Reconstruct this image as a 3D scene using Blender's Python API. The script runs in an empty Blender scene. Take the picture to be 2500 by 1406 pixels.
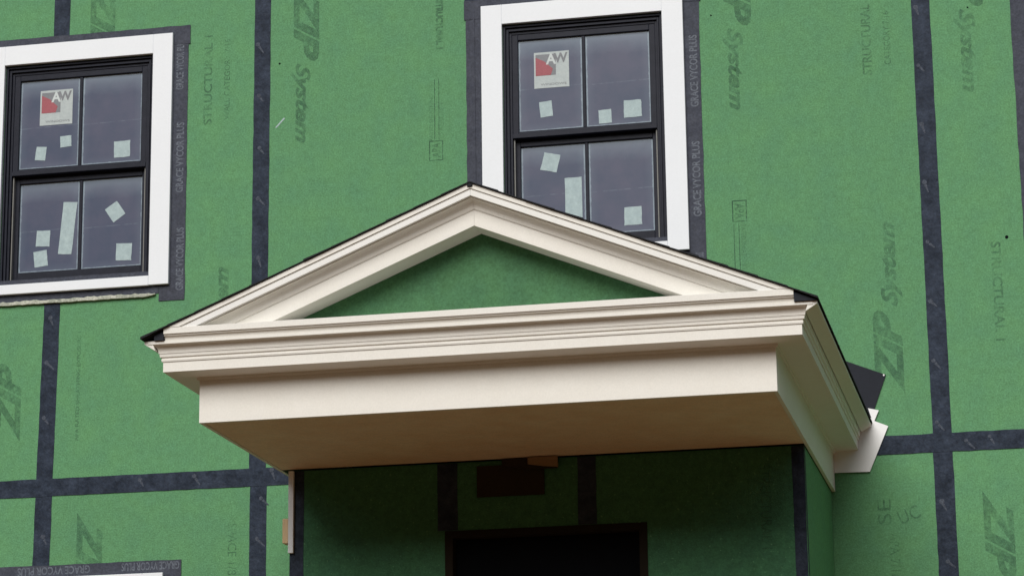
import bpy, bmesh, math, random
from mathutils import Vector, Matrix
random.seed(7)
S = bpy.context.scene
R = math.radians

# ------------------------------------------------------------------ camera, sky, sun
H = 1.7                                   # eye height; heights below are given above the eye line
cam_d = bpy.data.cameras.new('camera'); cam = bpy.data.objects.new('camera', cam_d)
S.collection.objects.link(cam); S.camera = cam
yaw, pitch, roll = 0.20652892, 0.24710571, -0.01272294
sy, cy, sp, cp = math.sin(yaw), math.cos(yaw), math.sin(pitch), math.cos(pitch)
fwd = Vector((-sy*cp, cy*cp, sp)); rt = Vector((cy, sy, 0)); up = rt.cross(fwd)
r2 = math.cos(roll)*rt + math.sin(roll)*up; u2 = -math.sin(roll)*rt + math.cos(roll)*up
cam.matrix_world = Matrix((( r2.x, u2.x, -fwd.x, 0), (r2.y, u2.y, -fwd.y, -13.9745), (r2.z, u2.z, -fwd.z, H), (0, 0, 0, 1)))
cam_d.sensor_width = 36.0; cam_d.lens = 6650.0/2500*36; cam_d.clip_end = 500

W = bpy.data.worlds.new('World'); S.world = W; W.use_nodes = True
nt = W.node_tree; nt.nodes.clear()
SUN_EL, SUN_AZ = R(33), R(184)           # compass bearing the light comes from (front, a little left)
sky = nt.nodes.new('ShaderNodeTexSky'); sky.sky_type = 'NISHITA'; sky.sun_disc = False
sky.sun_elevation = SUN_EL; sky.sun_rotation = SUN_AZ; sky.dust_density = 0.8; sky.air_density = 1.0
hs = nt.nodes.new('ShaderNodeHueSaturation'); hs.inputs['Saturation'].default_value = 0.45
bg = nt.nodes.new('ShaderNodeBackground'); bg.inputs['Strength'].default_value = 0.07
wo = nt.nodes.new('ShaderNodeOutputWorld')
nt.links.new(sky.outputs[0], hs.inputs['Color']); nt.links.new(hs.outputs[0], bg.inputs[0]); nt.links.new(bg.outputs[0], wo.inputs[0])
sd = bpy.data.lights.new('sun', 'SUN'); sd.energy = 2.0; sd.angle = R(40); sd.color = (1.0, 0.965, 0.90)
sun = bpy.data.objects.new('sun', sd); S.collection.objects.link(sun)
sdir = Vector((math.sin(SUN_AZ)*math.cos(SUN_EL), math.cos(SUN_AZ)*math.cos(SUN_EL), math.sin(SUN_EL)))
sun.rotation_euler = sdir.to_track_quat('Z', 'Y').to_euler()
S.view_settings.view_transform = 'Standard'; S.view_settings.look = 'None'
S.view_settings.exposure = 0.55; S.view_settings.gamma = 1.0

# ------------------------------------------------------------------ materials
def mat(name, col, rough=0.6, spec=0.3, var=0.08, scale=8.0, fine=0.0, fine_scale=90.0, bump=0.0, bump_scale=120.0,
        col2=None, stretch=(1, 1, 1), rnd=0.0, coat=0.0, speck=None, fine2=0.0):
    m = bpy.data.materials.new(name); m.use_nodes = True
    n = m.node_tree.nodes; l = m.node_tree.links
    b = n['Principled BSDF']; b.inputs['Roughness'].default_value = rough
    b.inputs['Specular IOR Level'].default_value = spec; b.inputs['Coat Weight'].default_value = coat
    tc = n.new('ShaderNodeNewGeometry'); mp = n.new('ShaderNodeMapping'); mp.inputs['Scale'].default_value = stretch
    l.new(tc.outputs['Position'], mp.inputs[0])
    def noise(sc, det=4, ro=0.6):
        t = n.new('ShaderNodeTexNoise'); t.inputs['Scale'].default_value = sc
        t.inputs['Detail'].default_value = det; t.inputs['Roughness'].default_value = ro
        l.new(mp.outputs[0], t.inputs['Vector']); return t.outputs['Fac']
    def rng(fac, lo, hi, a=0.3, c=0.7):
        t = n.new('ShaderNodeMapRange'); t.inputs['From Min'].default_value = a; t.inputs['From Max'].default_value = c
        t.inputs['To Min'].default_value = lo; t.inputs['To Max'].default_value = hi; l.new(fac, t.inputs['Value']); return t.outputs[0]
    def mix(fac, a, c, mode='MIX'):
        t = n.new('ShaderNodeMix'); t.data_type = 'RGBA'; t.blend_type = mode
        if isinstance(fac, (int, float)): t.inputs[0].default_value = fac
        else: l.new(fac, t.inputs[0])
        for i, v in ((6, a), (7, c)):
            if isinstance(v, tuple): t.inputs[i].default_value = (*v, 1)
            else: l.new(v, t.inputs[i])
        return t.outputs[2]
    c2 = col2 if col2 else tuple(x*(1-2*var) for x in col)
    out = mix(rng(noise(scale), 0, 1), col, c2)
    if fine:
        g = n.new('ShaderNodeCombineColor'); v = rng(noise(fine_scale, 3, 0.7), 1-fine, 1+fine)
        for k in range(3): l.new(v, g.inputs[k])
        out = mix(1.0, out, g.outputs[0], 'MULTIPLY')
    if fine2:
        g = n.new('ShaderNodeCombineColor'); v = rng(noise(28, 3, 0.7), 1-fine2, 1+fine2)
        for k in range(3): l.new(v, g.inputs[k])
        out = mix(1.0, out, g.outputs[0], 'MULTIPLY')
    if speck:
        out = mix(rng(noise(speck[1], 2, 0.5), 0, speck[3], speck[2], speck[2]+0.05), out, speck[0])
    if rnd:
        oi = n.new('ShaderNodeObjectInfo'); g = n.new('ShaderNodeCombineColor'); v = rng(oi.outputs['Random'], 1-rnd, 1+rnd, 0, 1)
        for k in range(3): l.new(v, g.inputs[k])
        out = mix(1.0, out, g.outputs[0], 'MULTIPLY')
    l.new(out, b.inputs['Base Color'])
    if bump:
        bp = n.new('ShaderNodeBump'); bp.inputs['Strength'].default_value = bump; bp.inputs['Distance'].default_value = 0.004
        l.new(noise(bump_scale, 4), bp.inputs['Height']); l.new(bp.outputs[0], b.inputs['Normal'])
    m['h'] = 1
    return m
M = {}
M['zip'] = mat('green_sheathing', (0.114, 0.286, 0.126), 0.62, 0.15, col2=(0.100, 0.258, 0.130), scale=7, fine=0.24, fine_scale=110, fine2=0.11,
               bump=0.5, bump_scale=140, rnd=0.03, speck=((0.19, 0.43, 0.22), 70, 0.68, 0.45))
M['zip_shaded'] = mat('vestibule_sheathing_shaded', (0.050, 0.156, 0.074), 0.62, 0.12, col2=(0.044, 0.136, 0.072), scale=9, fine=0.20, fine_scale=95, fine2=0.15,  # entry box: same sheathing, hood shade put into a darker green
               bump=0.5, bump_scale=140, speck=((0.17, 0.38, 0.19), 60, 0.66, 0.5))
M['gable'] = mat('tympanum_sheathing_shaded', (0.072, 0.186, 0.080), 0.62, 0.12, col2=(0.060, 0.160, 0.080), scale=7, fine=0.2, fine_scale=110, fine2=0.13)  # same sheathing, part of the overhang shade painted into the green
M['tape'] = mat('seam_tape', (0.036, 0.048, 0.074), 0.55, 0.10, col2=(0.013, 0.019, 0.032), scale=11, fine=0.25, fine_scale=75, fine2=0.25, bump=0.9, bump_scale=35)
M['flash'] = mat('flashing_tape', (0.066, 0.072, 0.094), 0.6, 0.12, col2=(0.042, 0.047, 0.066), scale=14, fine=0.25, fine_scale=75, fine2=0.2, bump=0.8, bump_scale=30)
M['white'] = mat('window_trim_white', (0.81, 0.84, 0.88), 0.5, 0.2, var=0.01, scale=3, fine=0.015)
M['trim'] = mat('primed_trim', (0.82, 0.805, 0.76), 0.6, 0.15, col2=(0.80, 0.78, 0.73), scale=6, fine=0.04, fine_scale=150, fine2=0.012)
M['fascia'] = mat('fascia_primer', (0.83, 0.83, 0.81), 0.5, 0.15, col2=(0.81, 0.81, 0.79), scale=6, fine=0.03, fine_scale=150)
M['soffit'] = mat('soffit_board', (0.84, 0.68, 0.54), 0.7, 0.1, col2=(0.78, 0.58, 0.43), scale=7, fine=0.10, fine_scale=110, fine2=0.08)  # white board tinted tan: warm ground bounce put into the colour
M['black'] = mat('black_frame', (0.016, 0.018, 0.030), 0.5, 0.15, col2=(0.010, 0.012, 0.021), scale=20, fine=0.15)
M['shingle'] = mat('shingle', (0.030, 0.032, 0.036), 0.9, 0.1, fine=0.4, fine_scale=200, scale=15, bump=1, bump_scale=250)
M['membrane'] = mat('membrane', (0.018, 0.021, 0.030), 0.7, 0.2, scale=15, fine=0.15, fine_scale=120)
M['metal'] = mat('white_flashing', (0.82, 0.82, 0.83), 0.35, 0.5, var=0.01)
M['foam'] = mat('sealant', (0.60, 0.60, 0.52), 0.9, 0.1, col2=(0.30, 0.33, 0.27), scale=25, fine=0.3, fine_scale=90, bump=1, bump_scale=60)
M['wood'] = mat('pine', (0.84, 0.66, 0.42), 0.7, 0.15, col2=(0.76, 0.57, 0.34), scale=20, stretch=(1, 1, 0.2), fine=0.1)
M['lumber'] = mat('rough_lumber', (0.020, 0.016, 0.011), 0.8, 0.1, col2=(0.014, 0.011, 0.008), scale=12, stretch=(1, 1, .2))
M['scrap'] = mat('wood_scrap', (0.26, 0.17, 0.10), 0.8, 0.1, scale=8, fine=.1)
M['board'] = mat('brown_board', (0.034, 0.026, 0.018), 0.8, 0.1, scale=6, fine=.1)
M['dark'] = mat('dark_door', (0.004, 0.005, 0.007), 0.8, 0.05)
M['sticker'] = mat('sticker_paper', (0.41, 0.51, 0.52), 0.5, 0.2, col2=(0.33, 0.42, 0.44), scale=30, fine=0.08)
M['label'] = mat('label_paper', (0.46, 0.51, 0.51), 0.5, 0.2, col2=(0.40, 0.45, 0.46), scale=30, fine=0.06)
M['red'] = mat('label_red', (0.34, 0.085, 0.105), 0.5, 0.3, fine=0.1)
M['grey'] = mat('label_grey', (0.20, 0.21, 0.23), 0.5, 0.3, fine=0.1)
M['letterw'] = mat('label_letter', (0.55, 0.60, 0.60), 0.5, 0.3)
M['lettert'] = mat('tape_letter', (0.135, 0.155, 0.19), 0.5, 0.2, col2=(0.070, 0.080, 0.105), scale=60, fine=0.3, fine_scale=150)
M['nail'] = mat('nail_print', (0.085, 0.10, 0.13), 0.6, 0.15, col2=(0.035, 0.042, 0.06), scale=120, fine=0.4, fine_scale=200)
M['soil'] = mat('soil', (0.215, 0.125, 0.062), 0.95, 0.05, col2=(0.175, 0.100, 0.050), scale=1.2, fine=0.2, fine_scale=12)
M['concrete'] = mat('foundation_concrete', (0.30, 0.29, 0.27), 0.85, 0.1, scale=2, fine=0.1)
M['blocker'] = mat('blocker_dark', (0.030, 0.036, 0.022), 0.95, 0.05, col2=(0.045, 0.040, 0.028), scale=0.3)  # dark surface of the added sky-blocking ring
M['rail'] = mat('jamb_track', (0.20, 0.20, 0.19), 0.5, 0.3)

def ink_mat():
    m = bpy.data.materials.new('printed_ink'); m.use_nodes = True; n = m.node_tree.nodes; l = m.node_tree.links
    b = n['Principled BSDF']; b.inputs['Base Color'].default_value = (0.040, 0.120, 0.070, 1); b.inputs['Roughness'].default_value = 0.6
    b.inputs['Specular IOR Level'].default_value = 0.25
    g = n.new('ShaderNodeNewGeometry'); a = n.new('ShaderNodeTexNoise'); a.inputs['Scale'].default_value = 45; a.inputs['Detail'].default_value = 4
    c = n.new('ShaderNodeTexNoise'); c.inputs['Scale'].default_value = 6; c.inputs['Detail'].default_value = 2
    l.new(g.outputs['Position'], a.inputs['Vector']); l.new(g.outputs['Position'], c.inputs['Vector'])
    ad = n.new('ShaderNodeMath'); ad.operation = 'ADD'; l.new(a.outputs['Fac'], ad.inputs[0]); l.new(c.outputs['Fac'], ad.inputs[1])
    r = n.new('ShaderNodeMapRange'); r.inputs['From Min'].default_value = 0.75; r.inputs['From Max'].default_value = 1.25
    r.inputs['To Min'].default_value = 0.05; r.inputs['To Max'].default_value = 0.46
    l.new(ad.outputs[0], r.inputs['Value']); l.new(r.outputs[0], b.inputs['Alpha'])
    return m
M['ink'] = ink_mat()

def pane_mat():
    # glass under a dusty protective film: lighter where the film edge and dust gather at the borders
    m = bpy.data.materials.new('filmed_glass'); m.use_nodes = True; n = m.node_tree.nodes; l = m.node_tree.links
    b = n['Principled BSDF']; b.inputs['Roughness'].default_value = 0.3; b.inputs['Specular IOR Level'].default_value = 0.12
    tc = n.new('ShaderNodeTexCoord'); sx = n.new('ShaderNodeSeparateXYZ'); l.new(tc.outputs['Generated'], sx.inputs[0])
    g = n.new('ShaderNodeNewGeometry')
    def noise(sc, det=4):
        t = n.new('ShaderNodeTexNoise'); t.inputs['Scale'].default_value = sc; t.inputs['Detail'].default_value = det
        t.inputs['Roughness'].default_value = 0.65; l.new(g.outputs['Position'], t.inputs['Vector']); return t.outputs['Fac']
    def ma(op, a, c=None):
        t = n.new('ShaderNodeMath'); t.operation = op
        for i, v in ((0, a), (1, c)):
            if v is None: continue
            if isinstance(v, (int, float)): t.inputs[i].default_value = v
            else: l.new(v, t.inputs[i])
        return t.outputs[0]
    def rng(f, a, c, lo, hi):
        t = n.new('ShaderNodeMapRange'); t.inputs['From Min'].default_value = a; t.inputs['From Max'].default_value = c
        t.inputs['To Min'].default_value = lo; t.inputs['To Max'].default_value = hi; l.new(f, t.inputs['Value']); return t.outputs[0]
    ex = ma('MINIMUM', sx.outputs['X'], ma('SUBTRACT', 1.0, sx.outputs['X']))
    ez = ma('MULTIPLY', ma('MINIMUM', sx.outputs['Z'], ma('SUBTRACT', 1.0, sx.outputs['Z'])), 1.45)
    e = ma('MINIMUM', ex, ez)
    e2 = ma('ADD', e, ma('MULTIPLY', ma('SUBTRACT', noise(40), 0.5), 0.03))
    line = rng(e2, 0.018, 0.030, 1, 0)                       # bright film border
    haze = ma('MULTIPLY', rng(e2, 0.0, 0.14, 1, 0), 0.13)    # dust towards the border
    top = ma('MULTIPLY', rng(ma('ADD', sx.outputs['Z'], ma('MULTIPLY', noise(7), 0.16)), 0.86, 1.04, 0, 1), 0.35)
    mid = ma('ABSOLUTE', ma('SUBTRACT', ma('ADD', sx.outputs['Z'], ma('MULTIPLY', sx.outputs['X'], -0.015)), 0.46))
    crease = ma('MULTIPLY', rng(mid, 0.0, 0.008, 1, 0), ma('MULTIPLY', rng(noise(25), 0.4, 0.6, 0, 1), 0.30))
    f = ma('ADD', ma('MULTIPLY', line, rng(noise(22), 0.35, 0.6, 0.55, 1.0)), ma('ADD', haze, ma('ADD', top, crease)))
    f = ma('MINIMUM', f, 1.0)
    mx = n.new('ShaderNodeMix'); mx.data_type = 'RGBA'; l.new(f, mx.inputs[0])
    dk = n.new('ShaderNodeMix'); dk.data_type = 'RGBA'; l.new(rng(noise(5), .35, .65, 0, 1), dk.inputs[0])
    dk.inputs[6].default_value = (0.066, 0.082, 0.130, 1); dk.inputs[7].default_value = (0.090, 0.096, 0.146, 1)
    l.new(dk.outputs[2], mx.inputs[6]); mx.inputs[7].default_value = (0.25, 0.31, 0.37, 1)
    l.new(mx.outputs[2], b.inputs['Base Color'])
    return m
M['pane'] = pane_mat()

# ------------------------------------------------------------------ object helpers
ORG = {}
def link(name, data, parent=None, org=None, kind=None):
    o = bpy.data.objects.new(name, data); S.collection.objects.link(o)
    po = Vector((0, 0, 0)) if parent is None else ORG[parent]
    og = Vector(org) if org is not None else Vector(po)
    ORG[o] = og; o.location = og - po
    if parent is not None: o.parent = parent
    if kind: o['kind'] = kind
    return o
def tag(o, label, cat, group=None):
    o['label'] = label
    if cat: o['category'] = cat
    if group: o['group'] = group
class MB:
    """collects shapes given in metres: x right, y into the house, z above the eye line"""
    def __init__(s): s.bm = bmesh.new()
    def box(s, x0, x1, y0, y1, z0, z1):
        v = [s.bm.verts.new((x, y, z+H)) for x in (x0, x1) for y in (y0, y1) for z in (z0, z1)]
        for f in ((0,1,3,2), (4,6,7,5), (0,4,5,1), (2,3,7,6), (0,2,6,4), (1,5,7,3)): s.bm.faces.new([v[i] for i in f])
        return s
    def prism(s, pts, y0, y1):          # pts (x,z) outline, counter-clockwise seen from the front
        a = [s.bm.verts.new((x, y0, z+H)) for x, z in pts]; b = [s.bm.verts.new((x, y1, z+H)) for x, z in pts]
        s.bm.faces.new(a); s.bm.faces.new(b[::-1]); n = len(pts)
        for i in range(n): s.bm.faces.new((a[(i+1) % n], a[i], b[i], b[(i+1) % n]))
        return s
    def xprism(s, pts, x0, x1):         # pts (y,z)
        a = [s.bm.verts.new((x0, y, z+H)) for y, z in pts]; b = [s.bm.verts.new((x1, y, z+H)) for y, z in pts]
        s.bm.faces.new(a); s.bm.faces.new(b[::-1]); n = len(pts)
        for i in range(n): s.bm.faces.new((a[(i+1) % n], a[i], b[i], b[(i+1) % n]))
        return s
    def loft(s, rings, closed=True):
        vr = [[s.bm.verts.new((p[0], p[1], p[2]+H)) for p in r] for r in rings]
        for r0, r1 in zip(vr, vr[1:]):
            n = len(r0)
            for i in range(n if closed else n-1): s.bm.faces.new((r0[i], r0[(i+1) % n], r1[(i+1) % n], r1[i]))
        if closed:
            s.bm.faces.new(vr[0][::-1]); s.bm.faces.new(vr[-1])
        return s
    def build(s, name, m, parent=None, org=None, bevel=0.0, kind=None, recalc=True):
        if recalc: bmesh.ops.recalc_face_normals(s.bm, faces=s.bm.faces)
        if bevel:
            ed = [e for e in s.bm.edges if len(e.link_faces) == 2 and e.calc_face_angle(0) > 0.5]
            bmesh.ops.bevel(s.bm, geom=ed, offset=bevel, segments=2, profile=0.5, affect='EDGES', clamp_overlap=True)
        if org is not None: og = Vector((org[0], org[1], org[2]+H))
        elif parent is not None: og = Vector(ORG[parent])
        else: og = Vector((0, 0, 0))
        bmesh.ops.translate(s.bm, verts=s.bm.verts, vec=-og)
        me = bpy.data.meshes.new(name); s.bm.to_mesh(me); s.bm.free(); me.materials.append(m)
        return link(name, me, parent, og, kind)

def text_mesh(name, txt, cx, cz, y, length, height, rot, m, parent, shear=0.0, bold=0.0, sub=0):
    """printed lettering, fitted to length x height, rot = 0 / 90 (reads upwards) / -90 (reads downwards) / 180"""
    c = bpy.data.curves.new('t', 'FONT'); c.body = txt; c.shear = shear; c.offset = bold; c.resolution_u = 3; c.extrude = 0.0
    o = bpy.data.objects.new('t', c); S.collection.objects.link(o)
    dg = bpy.context.evaluated_depsgraph_get(); me = bpy.data.meshes.new_from_object(o.evaluated_get(dg))
    bpy.data.objects.remove(o)
    xs = [v.co.x for v in me.vertices]; ys = [v.co.y for v in me.vertices]
    sx = length/(max(xs)-min(xs)); sz = height/(max(ys)-min(ys)); mx = (max(xs)+min(xs))/2; my = (max(ys)+min(ys))/2
    ca, sa = math.cos(R(rot)), math.sin(R(rot))
    og = ORG[parent]
    for v in me.vertices:
        a = (v.co.x-mx)*sx; b = (v.co.y-my)*sz
        v.co = Vector((cx+a*ca-b*sa, y, cz+H+a*sa+b*ca)) - og
    me.materials.clear(); me.materials.append(m); me.name = name
    ob = link(name, me, parent, og); return ob

def wavy_strip(x0, z0, x1, z1, w, y, thick=0.0015, amp=0.0015, seed=0, step=0.06):
    """a strip of tape from one point to another with slightly uneven edges"""
    rd = random.Random(seed); mb = MB(); d = Vector((x1-x0, z1-z0)); L = d.length; d.normalize(); nrm = Vector((-d.y, d.x))
    n = max(2, int(L/step)); a = []; b = []
    for i in range(n+1):
        p = Vector((x0, z0)) + d*(L*i/n); k = 0 if i in (0, n) else 1
        a.append(p + nrm*(w/2 + k*rd.uniform(-amp, amp))); b.append(p - nrm*(w/2 + k*rd.uniform(-amp, amp)))
    va = [[mb.bm.verts.new((p.x, yy, p.y+H)) for yy in (y, y-thick)] for p in a]
    vb = [[mb.bm.verts.new((p.x, yy, p.y+H)) for yy in (y, y-thick)] for p in b]
    for i in range(n):
        mb.bm.faces.new((va[i][1], va[i+1][1], vb[i+1][1], vb[i][1])); mb.bm.faces.new((va[i][0], vb[i][0], vb[i+1][0], va[i+1][0]))
        mb.bm.faces.new((va[i][0], va[i+1][0], va[i+1][1], va[i][1])); mb.bm.faces.new((vb[i][0], vb[i][1], vb[i+1][1], vb[i+1][0]))
    mb.bm.faces.new((va[0][0], va[0][1], vb[0][1], vb[0][0])); mb.bm.faces.new((va[n][0], vb[n][0], vb[n][1], va[n][1]))
    return mb

# ------------------------------------------------------------------ ground, added sky blocker
g = MB().box(-300, 300, -300, 300, -H-0.5, -H).build('ground', M['soil'], kind='structure')
mb = MB(); n = 96; rd = random.Random(3)
def ring(rad, base, amp): return [(rad*math.cos(a), rad*math.sin(a)-10, base+amp*(0.5+0.5*math.sin(5*a)*math.sin(3*a+1)+0.15*math.sin(17*a))-H)
                                  for a in [2*math.pi*i/n for i in range(n+1)]]
mb.loft([ring(42, -0.3, 0), ring(52, 14, 3), ring(68, 24, 4), ring(130, 27, 5)], closed=False)  # unseen ring added to block low sky and darken under the hood
mb.build('sky_blocker', M['blocker'], kind='structure')

# ------------------------------------------------------------------ the house
house = link('house', None, None, (-2.5, 0, 0)); house.empty_display_size = 0.5
tag(house, 'house under construction clad in green sheathing boards with black taped seams', 'house')
MAIN = dict(parent=house)
SEAM_Z = 2.637; SHEET = 3.05; X0, X1 = -9.21, 5.42
FRAMES = [(-5.435, 0.0), (-2.515, 0.0), (0.458, 0.0), (-5.435, -3.078)]     # window centre x, height offset
holes = [(cx-0.446, cx+0.446, 3.80+dz, 5.10+dz) for cx, dz in FRAMES]
holes.append((-3.4, -1.6, -1.0, 2.0))                                        # opening behind the entry
TOPZ = 6.6; BOTZ = -0.41
def panel_faces(mb, x0, x1, z0, z1, y0, y1):
    hs_ = [(max(x0, a), min(x1, b), max(z0, c), min(z1, d)) for a, b, c, d in holes if a < x1 and b > x0 and c < z1 and d > z0]
    xs = sorted({x0, x1, *[h[0] for h in hs_], *[h[1] for h in hs_]}); zs = sorted({z0, z1, *[h[2] for h in hs_], *[h[3] for h in hs_]})
    ins = lambda i, j: 0 <= i < len(xs)-1 and 0 <= j < len(zs)-1 and not any(h[0] <= (xs[i]+xs[i+1])/2 <= h[1] and h[2] <= (zs[j]+zs[j+1])/2 <= h[3] for h in hs_)
    vd = {}
    def V(i, j, y):
        if (i, j, y) not in vd: vd[(i, j, y)] = mb.bm.verts.new((xs[i], y, zs[j]+H))
        return vd[(i, j, y)]
    for i in range(len(xs)-1):
        for j in range(len(zs)-1):
            if not ins(i, j): continue
            mb.bm.faces.new((V(i, j, y0), V(i+1, j, y0), V(i+1, j+1, y0), V(i, j+1, y0)))
            mb.bm.faces.new((V(i, j, y1), V(i, j+1, y1), V(i+1, j+1, y1), V(i+1, j, y1)))
            if not ins(i-1, j): mb.bm.faces.new((V(i, j, y0), V(i, j+1, y0), V(i, j+1, y1), V(i, j, y1)))
            if not ins(i+1, j): mb.bm.faces.new((V(i+1, j, y0), V(i+1, j, y1), V(i+1, j+1, y1), V(i+1, j+1, y0)))
            if not ins(i, j-1): mb.bm.faces.new((V(i, j, y0), V(i, j, y1), V(i+1, j, y1), V(i+1, j, y0)))
            if not ins(i, j+1): mb.bm.faces.new((V(i, j+1, y0), V(i+1, j+1, y0), V(i+1, j+1, y1), V(i, j+1, y1)))
panels = {}
cols = [-9.21+1.2195*i for i in range(13)]
for ci in range(12):
    for ri, (z0, z1) in enumerate(((BOTZ, SEAM_Z-0.001), (SEAM_Z+0.001, SEAM_Z+SHEET), (SEAM_Z+SHEET+0.002, TOPZ))):
        mb = MB(); panel_faces(mb, cols[ci]+0.001, cols[ci+1]-0.001, z0, z1, 0.0, 0.012)
        if len(mb.bm.faces):
            panels[(ci, ri)] = mb.build('sheathing_panel', M['zip'], house, org=(cols[ci]+0.6, 0, z0), recalc=False)
def panel_at(x, z):
    ci = max(0, min(11, int((x-cols[0])/1.2195))); return panels.get((ci, 0 if z < SEAM_Z else 1)) or panels[(0, 1)]
XR = cols[-1]
MB().box(X0, XR, -0.02, 8.0, -H-0.3, BOTZ).build('foundation', M['concrete'], house)
for nm, a in (('side_wall', (X0, X0+0.1, 0.014, 8.0, BOTZ, TOPZ)), ('side_wall', (XR-0.1, XR, 0.014, 8.0, BOTZ, TOPZ)),
              ('back_wall', (X0+0.1, XR-0.1, 7.9, 8.0, BOTZ, TOPZ)), ('floor_deck', (X0+0.1, XR-0.1, 0.014, 7.9, 2.35, 2.60))):
    MB().box(*a).build(nm, M['zip'] if 'deck' not in nm else M['lumber'], house)
MB().xprism([(-0.38, TOPZ), (4.0, TOPZ+2.2), (8.38, TOPZ), (8.38, TOPZ+0.2), (4.0, TOPZ+2.4), (-0.38, TOPZ+0.2)][::-1], X0-0.3, XR+0.3).build('roof', M['shingle'], house)
for x in (X0, XR-0.1):
    MB().xprism([(0.0, TOPZ), (8.0, TOPZ), (4.0, TOPZ+2.15)], x, x+0.1).build('gable_wall', M['zip'], house)

# taped seams
def nail(parent, x, z, y, k):
    rd = random.Random(k); mb = MB(); n = 9; r = 0.0125*rd.uniform(0.8, 1.15)
    pts = [(x+r*rd.uniform(.85, 1.15)*math.cos(2*math.pi*i/n), z+r*rd.uniform(.85, 1.15)*math.sin(2*math.pi*i/n)) for i in range(n)]
    mb.prism(pts, y-0.0012, y)
    a = rd.uniform(-1.3, -0.7); L = rd.uniform(0.03, 0.05); w = 0.007
    sx, sz = x+0.012*math.cos(a), z+0.014*math.sin(a); dx, dz = math.cos(a), math.sin(a)
    mb.prism([(sx-dz*w*-1, sz+dx*-w), (sx+dx*L-dz*-0.003, sz+dz*L-dx*0.003), (sx+dx*L+dz*-0.003, sz+dz*L+dx*0.003), (sx-dz*w, sz+dx*w)], y-0.0008, y)
    mb.build('nail_print', M['nail'], parent, recalc=True)
def seam(x0, z0, x1, z1, w=0.095, seed=0, nails=(), y=-0.0006):
    o = wavy_strip(x0, z0, x1, z1, w, y, seed=seed).build('seam_tape', M['tape'], house, org=((x0+x1)/2, 0, (z0+z1)/2))
    for k, (x, z) in enumerate(nails): nail(o, x, z, y-0.0016, seed*31+k)
    return o
hz = seam(X0, 2.640, XR, 2.632, 0.098, 1, [(-0.43, 2.655), (-0.55, 2.640), (-4.27, 2.672), (-4.71, 2.66), (-5.02, 2.655), (-3.9, 2.65)], y=-0.0026)
seam(-5.552, TOPZ, -5.552, 5.25, seed=2); seam(-5.560, 3.72, -5.577, 2.66, seed=3, nails=[(-5.585, 3.345), (-5.59, 3.03), (-5.57, 3.6)])
seam(-5.577, 2.64, -5.583, 2.16, 0.098, seed=4, nails=[(-5.575, 2.365)])
seam(-4.346, TOPZ, -4.352, 2.66, seed=5, nails=[(-4.375, 5.11), (-4.367, 4.806), (-4.365, 4.207), (-4.36, 3.865), (-4.36, 4.5), (-4.37, 3.70)])
seam(-4.345, 2.64, -4.350, BOTZ, seed=6, nails=[(-4.33, 2.52), (-4.35, 2.30)])
seam(-0.668, TOPZ, -0.670, 2.66, 0.098, seed=7, nails=[(-0.695, z) for z in (5.009, 4.681, 4.353, 4.032, 3.707, 3.386, 3.068, 2.743)])
seam(-0.672, 2.64, -0.672, BOTZ, 0.101, seed=8, nails=[(-0.69, 2.33), (-0.675, 2.02)])
for k, x in enumerate((-6.79, -8.0, -3.13, -1.91, 1.765, 2.985, 4.20)):
    seam(x, TOPZ, x, 2.66, seed=20+k, y=-0.0008) if x not in (-3.13, -1.91) else seam(x, TOPZ, x, 5.24, seed=20+k, y=-0.0008)
    if x not in (-3.13, -1.91): seam(x, 2.64, x, BOTZ, seed=40+k, y=-0.0008)
seam(0.55, TOPZ, 0.55, 5.24, seed=60); seam(0.55, 3.7, 0.55, 2.66, seed=61); seam(0.55, 2.64, 0.55, BOTZ, seed=62)

# printing on the sheathing
def ink(txt, cx, cz, L, h, rot, shear=0.0, bold=0.0, y=-0.0003):
    w_, h_ = (L, h) if rot in (0, 20, 180) else (h, L)
    if any(cx+w_/2 > a and cx-w_/2 < b and cz+h_/2 > c and cz-h_/2 < d for a, b, c, d in holes): return None
    return text_mesh('printed_lettering', txt, cx, cz, y, L, h, rot, M['ink'], panel_at(cx, cz), shear, bold)
for x in (-5.305, -4.092, -1.655, -0.408):                    # reading downwards, big letters then small
    ink('ZIP', x, 5.215 if x > -5 else 5.345, 0.46, 0.150, -90, 0.45, 0.045); ink('System', x-0.030, 4.745, 0.47, 0.112, -90, 0.4, 0.035)
for x in (-5.305, -4.092, -0.408):
    ink('ZIP', x, 2.145 if x > -5 else 2.26, 0.46, 0.150, -90, 0.45, 0.045); ink('System', x-0.030, 1.675, 0.47, 0.112, -90, 0.4, 0.035)
for x in (-5.805, -4.590, -0.925):                            # reading upwards
    ink('ZIP', x, 3.130, 0.45, 0.150, 90, 0.45, 0.045); ink('System', x+0.030, 3.600, 0.46, 0.112, 90, 0.4, 0.035)
ink('STRUCTURAL 1', -4.667, 4.925, 0.53, 0.050, 90, 0, 0.02); ink('WALL CATEGORY 7/16', -4.555, 4.92, 0.48, 0.034, 90, 0, 0.01)
ink('STRUCTURAL 1', -0.966, 4.87, 0.44, 0.052, 90, 0, 0.02); ink('CATEGORY 7/16', -0.857, 4.85, 0.30, 0.036, 90, 0, 0.01)
ink('STRUCTURAL 1', -0.345, 3.42, 0.53, 0.052, -90, 0, 0.02); ink('STRUCTURAL 1', -3.322, 5.14, 0.29, 0.044, -90, 0, 0.07)
ink('APA RATED SHEATHING EXPOSURE 1', -5.396, 3.2, 0.62, 0.022, 90, 0, 0.02); ink('SPACE 1/8', -4.49, 2.25, 0.28, 0.05, -90)
ink('SE', -0.985, 2.29, 0.13, 0.07, 90); ink('UC', -0.86, 2.27, 0.11, 0.07, 20); ink('APA 7/16', -0.94, 2.06, 0.24, 0.05, -90)
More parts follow.
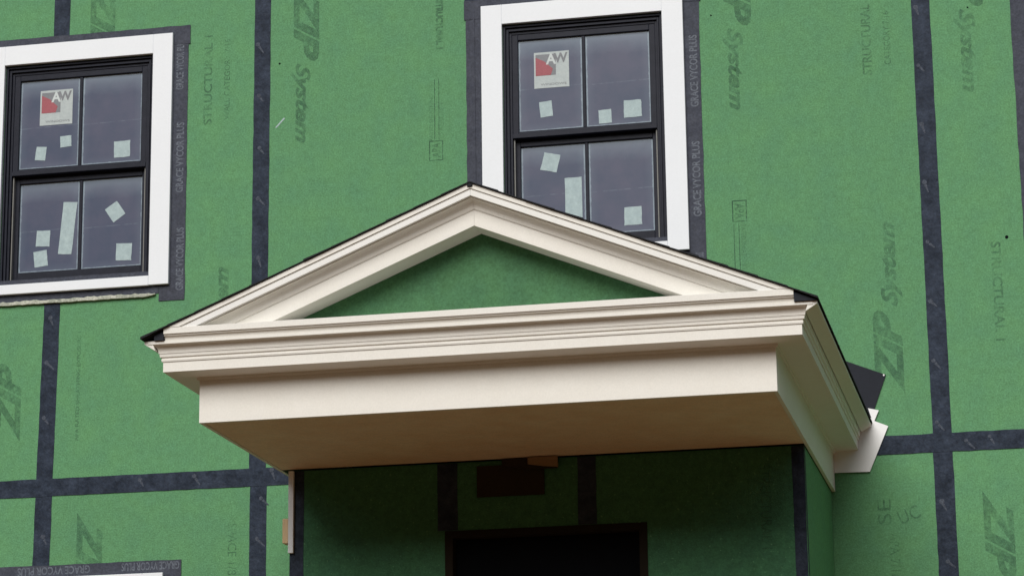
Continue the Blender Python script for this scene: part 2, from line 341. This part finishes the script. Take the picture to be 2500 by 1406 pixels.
def stamp(x, ztop, zbot):
    mb = MB(); y = -0.0003
    mb.box(x-0.035, x-0.031, y-.0001, y, zbot, ztop-0.13); mb.box(x-0.008, x-0.004, y-.0001, y, zbot, ztop-0.13)
    for a in ((x-0.04, x+0.04, ztop-0.006, ztop), (x-0.04, x+0.04, ztop-0.12, ztop-0.114), (x-0.04, x-0.034, ztop-0.114, ztop-0.006), (x+0.034, x+0.04, ztop-0.114, ztop-0.006)):
        mb.box(a[0], a[1], y-.0001, y, a[2], a[3])
    mb.build('printed_stamp', M['ink'], panel_at(x, zbot))
    ink('APA', x, ztop-0.06, 0.085, 0.05, -90, 0, 0.02); ink('RATED SHEATHING', x+0.018, (zbot+ztop-0.13)/2, ztop-0.14-zbot, 0.025, -90)
stamp(-1.680, 4.005, 3.62)
mb = MB()
for x in (-3.352, -3.328): mb.box(x-.002, x+.002, -0.0004, -0.0003, 4.47, 4.82)
for a in ((-3.385, -3.305, 4.46, 4.466), (-3.385, -3.305, 4.35, 4.356), (-3.385, -3.379, 4.356, 4.46), (-3.311, -3.305, 4.356, 4.46)): mb.box(a[0], a[1], -0.0004, -0.0003, a[2], a[3])
mb.build('printed_stamp', M['ink'], panel_at(-3.35, 4.6)); ink('APA', -3.345, 4.41, 0.085, 0.05, 90, 0, 0.02); ink('RATED SHEATHING', -3.372, 4.60, 0.27, 0.022, 90); ink('EXPOSURE 1', -3.312, 4.58, 0.2, 0.022, 90)
for x, z, r in ((-0.285, 3.705, 0.0095), (-4.247, 4.987, 0.006), (-1.80+.0, 5.06, 0.005), (-0.42, 4.985, 0.005)):
    MB().prism([(x+r*math.cos(a*.785), z+r*math.sin(a*.785)) for a in range(8)], -0.001, -0.0001).build('nail_hole', M['dark'], panel_at(x, z))
MB().prism([(-4.27, 4.612), (-4.262, 4.61), (-4.212, 4.662), (-4.22, 4.666)], -0.0012, 0.0).build('scratch', M['sticker'], panel_at(-4.2, 4.6))

# flashing tape round the windows
def tape_box(x0, x1, z0, z1, y=-0.003, seed=0, name='flashing_tape'):
    if z1-z0 > x1-x0: m = wavy_strip((x0+x1)/2, z0, (x0+x1)/2, z1, x1-x0, y, 0.0016, 0.0022, seed)
    else: m = wavy_strip(x0, (z0+z1)/2, x1, (z0+z1)/2, z1-z0, y, 0.0016, 0.0022, seed)
    return m.build(name, M['flash'], house, org=((x0+x1)/2, 0, (z0+z1)/2))
def letters(t, items, rot):
    for cx, cz, L in items: text_mesh('printed_lettering', 'GRACE VYCOR PLUS', cx, cz, (-0.0069 if rot == 180 else -0.0048), L, 0.045, rot, M['lettert'], t, 0, 0.025)
for k, (cx, dz) in enumerate(FRAMES):
    tl = tape_box(cx-0.655, cx-0.50, 3.655+dz, 5.25+dz, seed=70+k*4); tr = tape_box(cx+0.50, cx+0.650, 3.655+dz, 5.25+dz, seed=71+k*4)
    tt = tape_box(cx-0.665, cx+0.660, 5.15+dz, 5.262+dz+(0.023 if dz else 0), y=-0.005, seed=72+k*4); tape_box(cx-0.50, cx+0.50, 3.70+dz, 3.83+dz, seed=73+k*4)
    if dz: letters(tt, [(-5.505, 2.176, 0.42), (-4.95, 2.178, 0.33)], 180)
    elif cx < -5: letters(tr, [(-4.815, 3.89, 0.36), (-4.825, 4.48, 0.41), (-4.833, 5.03, 0.30)], 90)
    elif cx < -2: letters(tr, [(-1.905, 4.14, 0.42), (-1.903, 4.75, 0.41), (-1.90, 3.66, 0.14)], 90)
    else: letters(tr, [(cx+.62, 4.14, 0.42), (cx+.62, 4.75, 0.41)], 90)
MB().box(-1.83, -1.45, -0.0045, -0.003, 5.222, 5.262).build('flashing_tape', M['flash'], house)
mb = MB()                                                   # ridge where the left tape is lapped
mb.xprism([(-0.0046, 3.66), (-0.0046, 5.2), (-0.0085, 5.2), (-0.0085, 3.66)], -3.127, -3.120); mb.build('tape_fold', M['flash'], house)
mb = MB(); rd = random.Random(5)                            # foam sealant under the left window
xs = [-6.03+0.02*i for i in range(55)]; lo = []; hi = []
for i, x in enumerate(xs):
    e = min(1, (len(xs)-1-i)/3.0); lo.append((x, 3.682-0.003*rd.random()+0.010*(1-e))); hi.append((x, 3.699+0.007*rd.random()**2-0.006*(1-e)))
mb.prism(lo+hi[::-1], -0.020, 0.0).build('sealant_bead', M['foam'], house, bevel=0.004)

# ------------------------------------------------------------------ windows
STK = {0: [((-5.586, 4.847), 'logo'), ((-5.523, 4.639), .066, .066, 3), ((-5.672, 4.577), .062, .080, -6), ((-5.184, 4.567), .096, .096, 1),
           ((-5.512, 4.136), .082, .305, -5), ((-5.230, 4.213), .085, .095, 34), ((-5.658, 4.084), .082, .092, -3), ((-5.669, 3.967), .080, .092, 6), ((-5.173, 3.974), .092, .098, -2)],
       1: [((-2.697, 4.835), 'logo'), ((-2.731, 4.610), .070, .088, 6), ((-2.403, 4.542), .070, .078, 2), ((-2.250, 4.575), .098, .098, 1),
           ((-2.719, 4.315), .092, .100, -14), ((-2.593, 4.075), .094, .29, 0), ((-2.268, 3.980), .096, .102, 0)]}
def sticker(parent, cx, cz, w, h, a, y, m, name='sticker', th=0.001, seed=None, torn=0.02):
    rd = random.Random(seed if seed is not None else int(abs(cx*7919+cz*104729))); pts = []
    c = [(-w/2, -h/2), (w/2, -h/2), (w/2, h/2), (-w/2, h/2)]
    for i in range(4):
        p, q = c[i], c[(i+1) % 4]
        for k in range(5):
            t = k/5; j = torn*w*rd.uniform(-.5, .5) if k else torn*w*rd.uniform(-1, 1)
            pts.append((p[0]+(q[0]-p[0])*t+j, p[1]+(q[1]-p[1])*t+j*rd.choice((-1, 1))))
    ca, sa = math.cos(R(a)), math.sin(R(a))
    return MB().prism([(cx+x*ca-z*sa, cz+x*sa+z*ca) for x, z in pts], y-th, y).build(name, m, parent)
def window(idx, cx, dz, label):
    Z = lambda z: z+dz
    fr = MB()                                               # outer black frame with stepped head and jambs
    for ins, wd, y0 in ((0.0, 0.013, -0.004), (0.013, 0.008, 0.010), (0.021, 0.010, 0.002), (0.031, 0.014, 0.016)):
        xo, xi = 0.4455-ins, 0.4455-ins-wd; zt, zb = Z(5.0995)-ins*1.15, Z(3.8005)+ins*0.6
        fr.box(cx-xo, cx-xi, y0, 0.12, zb, zt); fr.box(cx+xi, cx+xo, y0, 0.12, zb, zt)
        fr.box(cx-xi, cx+xi, y0, 0.12, zt-wd*1.15, zt); fr.box(cx-xi, cx+xi, y0, 0.12, zb, zb+wd*0.6)
    w = fr.build('window', M['black'], house, org=(cx, 0, Z(3.80)), bevel=0.0012); w['label'] = label
    # casing boards
    y0, y1 = -0.030, -0.006
    c = MB(); c.box(cx-0.565, cx-0.447, y0, y1, Z(3.7455), Z(5.215)); c.box(cx+0.447, cx+0.563, y0, y1, Z(3.7455), Z(5.215))
    c.box(cx-0.447, cx+0.447, y0, y1, Z(5.101), Z(5.215)); c.build('casing', M['white'], w, bevel=0.0025)
    c = MB().box(cx-0.447, cx+0.447, y0-0.002, y1, Z(3.7435), Z(3.799)).build('sill', M['white'], w, bevel=0.0025)
    xj, xg = 0.4005, 0.367
    def sash(name, yf, zb, zt, gb, gt):
        s = MB(); s.box(cx-xj, cx-xg, yf, yf+0.035, Z(zb), Z(zt)); s.box(cx+xg, cx+xj, yf, yf+0.035, Z(zb), Z(zt))
        s.box(cx-xg, cx+xg, yf, yf+0.035, Z(gt), Z(zt)); s.box(cx-xg, cx+xg, yf, yf+0.035, Z(zb), Z(gb))
        so = s.build(name, M['black'], w, bevel=0.0025)
        MB().box(cx-0.0095, cx+0.0095, yf+0.006, yf+0.026, Z(gb), Z(gt)).build('muntin', M['black'], w, bevel=0.003)
        ps = []
        for a, b in ((cx-xg, cx-0.0095), (cx+0.0095, cx+xg)):
            ps.append(MB().box(a, b, yf+0.016, yf+0.022, Z(gb), Z(gt)).build('pane', M['pane'], w))
        return ps
    up_ = sash('upper_sash', 0.020, 4.455, 5.048, 4.487, 5.015)
    lo_ = sash('lower_sash', 0.058, 3.822, 4.455, 3.888, 4.411)
    MB().box(cx-xj, cx+xj, 0.012, 0.054, Z(4.448), Z(4.474)).build('meeting_rail', M['black'], w, bevel=0.002)
    for s in (-1, 1): MB().box(cx+s*0.394-0.003, cx+s*0.394+0.003, 0.030, 0.056, Z(3.823), Z(4.447)).build('jamb_track', M['rail'], w)
    base = {0: (0, 0), 1: (0, 0)}
    src, off = (idx, 0) if idx in STK else (1 if idx == 2 else 0, (cx+2.515) if idx == 2 else 0)
    for st in STK[src]:
        x, z = st[0][0]+off, st[0][1]+dz
        upper = st[0][1] > 4.45; y = (0.020 if upper else 0.058)+0.0155
        if st[1] == 'logo':
            a = 0; s_ = 0.196
            sticker(w, x, z, s_, s_*1.06, a, y, M['label'], 'sticker', torn=0.004)
            sticker(w, x-0.032, z+0.030, s_*0.58, s_*0.62, 0, y-0.0012, M['grey'], 'label_print', 0.0004, torn=0.0)
            MB().prism([(x-0.089, z-0.031), (x-0.004, z-0.031), (x+0.008, z+0.005), (x-0.040, z+0.050), (x-0.089, z+0.075)], y-0.0022, y-0.0017).build('label_print', M['red'], w)
            text_mesh('label_letter', 'A', x-0.002, z+0.062, y-0.0024, 0.058, 0.062, 0, M['letterw'], w, 0, 0.03)
            text_mesh('label_letter', 'W', x+0.052, z+0.066, y-0.0024, 0.078, 0.056, 0, M['grey'], w, 0, 0.03)
            text_mesh('label_letter', 'WINDOWS', x+0.01, z-0.083, y-0.0020, 0.145, 0.012, 0, M['grey'], w)
        else: sticker(w, x, z, st[1], st[2], st[3], y, M['sticker'])
    return w
window(0, *FRAMES[0], 'black framed window with white casing above the left end of the hood')
window(1, *FRAMES[1], 'black framed window with white casing partly behind the gable of the hood')
window(2, *FRAMES[2], 'black framed window with white casing at the far right')
window(3, *FRAMES[3], 'ground floor window with white casing at the lower left')

# ------------------------------------------------------------------ vestibule under the hood
VX0, VX1, VY = -3.765, -1.2525, -1.35
DX0, DX1, DZ = -2.985, -2.010, 2.068
v = MB()
v.box(VX0, DX0, VY, VY+0.10, -H, 2.402); v.box(DX1, VX1, VY, VY+0.10, -H, 2.402); v.box(DX0, DX1, VY, VY+0.10, DZ, 2.402)
v.box(VX0, VX0+0.1, VY+0.10, -0.003, -H, 2.402); v.box(VX1-0.1, VX1, VY+0.10, -0.003, -H, 2.402)
vest = v.build('vestibule', M['zip_shaded'], house, org=(-2.5, VY, -H)); vest['label'] = 'projecting green entry box under the hood'
MB().box(VX0+0.1, VX1-0.1, VY+0.1, -0.004, -0.15, -0.05).build('vestibule_floor', M['lumber'], vest)
f = MB(); yf = VY-0.004
f.box(DX0-0.004, DX0+0.035, yf, VY+0.11, -0.05, DZ+0.004); f.box(DX1-0.035, DX1+0.004, yf, VY+0.11, -0.05, DZ+0.004); f.box(DX0+0.035, DX1-0.035, yf, VY+0.11, DZ-0.030, DZ+0.004)
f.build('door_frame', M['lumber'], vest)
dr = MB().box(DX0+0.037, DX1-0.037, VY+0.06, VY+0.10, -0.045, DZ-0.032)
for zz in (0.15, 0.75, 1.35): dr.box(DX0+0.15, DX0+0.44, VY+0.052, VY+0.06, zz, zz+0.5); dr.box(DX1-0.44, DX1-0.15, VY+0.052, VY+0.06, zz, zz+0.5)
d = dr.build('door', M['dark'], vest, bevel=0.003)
MB().box(DX1-0.12, DX1-0.08, VY+0.01, VY+0.06, 0.9, 0.94).build('handle', M['rail'], vest, bevel=0.01)
def vt(x0, z0, x1, z1, w, seed, y=VY-0.0004): return wavy_strip(x0, z0, x1, z1, w, y, seed=seed).build('seam_tape', M['tape'], vest)
vt(-3.728, 2.40, -3.734, -1.6, 0.070, 81); vt(-1.282, 2.40, -1.284, -1.6, 0.058, 82)
vt(-2.975, 2.40, -2.975, 2.075, 0.10, 83); vt(-2.292, 2.40, -2.292, 2.075, 0.09, 84)
MB().box(VX1+0.0002, VX1+0.0016, VY+0.001, -0.004, -1.6, 2.4).build('side_sheathing', M['zip'], vest)  # unshaded wall green, keeps this face brighter than the shade-coloured front
MB().box(VX1+0.0018, VX1+0.0023, VY, VY+0.045, -1.6, 2.4).build('corner_tape', M['tape'], vest)
MB().box(-2.828, -2.498, VY-0.010, VY-0.001, 2.228, 2.378).build('patch_board', M['board'], vest)
MB().prism([(-2.570, 2.404), (-2.570, 2.372), (-2.500, 2.360), (-2.424, 2.352), (-2.426, 2.404)][::-1], VY-0.045, VY-0.0315).build('wood_scrap', M['scrap'], vest)
MB().prism([(-2.700, 2.404), (-2.700, 2.375), (-2.575, 2.352), (-2.430, 2.350), (-2.428, 2.404)][::-1], VY-0.030, VY-0.011).build('wood_scrap', M['board'], vest)
text_mesh('printed_lettering', 'STRUCTURAL 1', -1.44, 2.12, VY-0.0005, 0.40, 0.05, -90, M['ink'], vest)
MB().box(-3.767, -3.741, VY-0.022, VY-0.003, 1.998, 2.400).build('corner_trim', M['white'], vest, bevel=0.002)['label'] = 'narrow white trim strip hanging from the soffit corner'

# ------------------------------------------------------------------ gabled hood
AX, SL, Y0 = -2.526, 0.408, -2.59            # ridge x, slope, face of the lower beam
LX, RX, FB, FT = -3.820, -1.232, 2.4057, 2.630
hd = MB()
hd.box(LX, RX, Y0, Y0+0.020, FB, FT); hd.box(LX, LX+0.018, Y0+0.020, -0.002, FB, FT); hd.box(RX-0.018, RX, Y0+0.020, -0.002, FB, FT)
hood = hd.build('entry_hood', M['trim'], house, org=(AX, 0, FB), bevel=0.002); hood['label'] = 'cream gabled entry hood projecting over the doorway'
MB().box(LX+0.019, RX-0.019, Y0+0.021, VY-0.012, FB+0.003, FB+0.02).build('soffit', M['soffit'], hood)
def sweep(profile, name, m, bevel=0.0):
    """moulding mitred round the left side, front and right side; profile = (projection, height)"""
    rings = []
    rings.append([(LX-e, -0.002, z) for e, z in profile]); rings.append([(LX-e, Y0-e, z) for e, z in profile])
    rings.append([(RX+e, Y0-e, z) for e, z in profile]); rings.append([(RX+e, -0.002, z) for e, z in profile])
    return MB().loft(rings).build(name, m, hood)
sweep([(0.0005, 2.600), (0.010, 2.600), (0.010, 2.612), (0.128, 2.618), (0.128, 2.6635), (0.0005, 2.6635)], 'corona', M['trim'])
sweep([(0.0005, 2.664), (0.133, 2.664), (0.135, 2.672), (0.132, 2.680), (0.140, 2.684), (0.142, 2.6985), (0.0005, 2.6985)], 'bed_moulding', M['trim'])
cv = [(0.145+0.024*(1-math.cos(t*math.pi/2)), 2.703+0.030*math.sin(t*math.pi/2)) for t in (0, .2, .4, .6, .8, 1)]
sweep([(0.0005, 2.699), (0.145, 2.699)]+cv+[(0.182, 2.7345), (0.182, 2.748), (0.0005, 2.748)], 'crown_moulding', M['trim'])
for s in (-1, 1):                                           # extra moulding under the eaves
    c0 = AX+s*1.294+0.0; P = [(c0+s*0.150, 2.7065), (c0+s*0.200, 2.7375), (c0+s*0.200, 2.7495), (c0+s*0.165, 2.7495)]
    MB().prism(P if s > 0 else P[::-1], -2.768, -0.002).build('eave_moulding', M['trim'], hood)
# gable sill board on top of the front cornice
SX0, SX1 = -3.925, -1.128
MB().xprism([(-2.60, 2.7485), (-2.765, 2.7485), (-2.770, 2.762), (-2.782, 2.768), (-2.782, 2.7735), (-2.790, 2.7745), (-2.790, 2.803), (-2.60, 2.803)], SX0, SX1).build('gable_sill', M['trim'], hood, bevel=0.0012)
# raking mouldings: (y, drop below roof line); each point runs down until it meets the sill board
def hline(x): return 3.372-SL*abs(x-AX)
def rake(profile, name, m, zc=2.8035, both=True):
    out = []
    for s in (-1, 1):
        rings = [[(AX+s*0.0004, y, 3.372+dz) for y, dz in profile], [(AX+s*(3.372+dz-zc)/SL, y, zc) for y, dz in profile]]
        out.append(MB().loft(rings).build(name, m, hood))
    return out
rake([(-2.570, -0.104), (-2.712, -0.104), (-2.712, -0.176), (-2.570, -0.176)], 'rake_frieze', M['trim'])
ck = [(-2.765+0.045*math.sin(t*math.pi/2), -0.062-0.036*(1-math.cos(t*math.pi/2))) for t in (0, .25, .5, .75, 1)]
rake([(-2.60, -0.058), (-2.765, -0.058)]+ck+[(-2.716, -0.1035), (-2.60, -0.1035)], 'rake_crown', M['trim'])
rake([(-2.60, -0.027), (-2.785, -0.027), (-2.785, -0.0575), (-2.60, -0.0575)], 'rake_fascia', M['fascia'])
rake([(-2.60, -0.005), (-2.792, -0.005), (-2.792, -0.0265), (-2.60, -0.0265)], 'rake_fillet', M['trim'])
# tympanum
zt = 3.372-0.10
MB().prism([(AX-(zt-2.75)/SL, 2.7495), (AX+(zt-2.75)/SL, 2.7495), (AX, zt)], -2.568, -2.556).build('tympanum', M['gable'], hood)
# roof deck and shingle courses
EX = 1.497
for s in (-1, 1):
    ring = lambda x: [(AX+s*x, -2.595, 3.372-SL*x), (AX+s*x, -0.012, 3.372-SL*x), (AX+s*x, -0.012, 3.372-SL*x-0.0115), (AX+s*x, -2.595, 3.372-SL*x-0.0115)]
    MB().loft([ring(0.0005), ring(EX-0.02)]).build('roof_deck', M['membrane'], hood)
    mb = MB(); rd = random.Random(11+s); n = 12; stp = EX/n
    for i in range(n):
        a = stp*i; b = min(EX+0.008, a+stp+0.004); yo = -2.803+rd.uniform(-0.004, 0.002)
        def rg(x, t): return [(AX+s*x, yo, 3.3725-SL*x+t), (AX+s*x, -0.011, 3.3725-SL*x+t), (AX+s*x, -0.011, 3.3725-SL*x-0.0034-(0.004 if x > EX-.03 else 0)), (AX+s*x, yo, 3.3725-SL*x-0.0034-(0.004 if x > EX-.03 else 0))]
        mb.loft([rg(a+0.0005, 0.0002), rg(b, 0.0015+rd.uniform(0, 0.0035))])
    mb.build('shingles', M['shingle'], hood)
MB().box(AX-0.012, AX+0.012, -2.800, -0.012, 3.350, 3.3735).build('ridge_cap', M['shingle'], hood, bevel=0.003)
for s in (-1, 1):                                           # underlayment folded over at the eave corners
    xa, xb = (SX1+0.001, -1.034) if s > 0 else (-3.970, SX0-0.001)
    MB().prism([(xa, 2.7485), (xb, 2.7485), (xb, hline(xb)-0.0125), (xa, hline(xa)-0.0125)], -2.783, -2.60).build('underlayment_fold', M['membrane'], hood)

# ------------------------------------------------------------------ loose pieces left by the builders
o = MB().box(-3.797, -3.768, VY-0.018, VY+0.05, 2.047, 2.168).build('wood_block', M['wood'], None, org=(-3.78, VY, 2.1), bevel=0.003)
tag(o, 'small pale wood block wedged behind the narrow white strip', 'wood block')
o = MB().prism([(-1.26, 2.74), (-1.045, 2.741), (-0.944, 3.007), (-1.147, 3.091), (-1.30, 3.135)], -0.0075, -0.0045).build('membrane_sheet', M['membrane'], None, org=(-1.05, 0, 2.9))
tag(o, 'black membrane flap sticking out past the right eave on the wall', 'membrane')
mb = MB(); mb.prism([(-0.957, 3.000), (-0.950, 3.003), (-0.953, 3.011), (-0.960, 3.008)], -0.0095, -0.0076); mb.build('nail_head', M['metal'], o)
o = MB().prism([(-1.231, 2.503), (-1.049, 2.500), (-0.944, 2.734), (-1.014, 2.765), (-1.05, 2.80), (-1.231, 2.80)], -0.014, -0.009).build('flashing_sheet', M['metal'], None, org=(-1.05, 0, 2.6))
tag(o, 'white metal flashing sheet on the wall below the right eave end', 'flashing')
o = MB().prism([(-1.044, 2.834), (-1.020, 2.752), (-0.989, 2.820)][::-1], -0.0135, -0.008).build('flashing_scrap', M['metal'], None, org=(-1.01, 0, 2.8))
tag(o, 'tiny white triangular scrap between black membrane and white flashing', 'scrap')
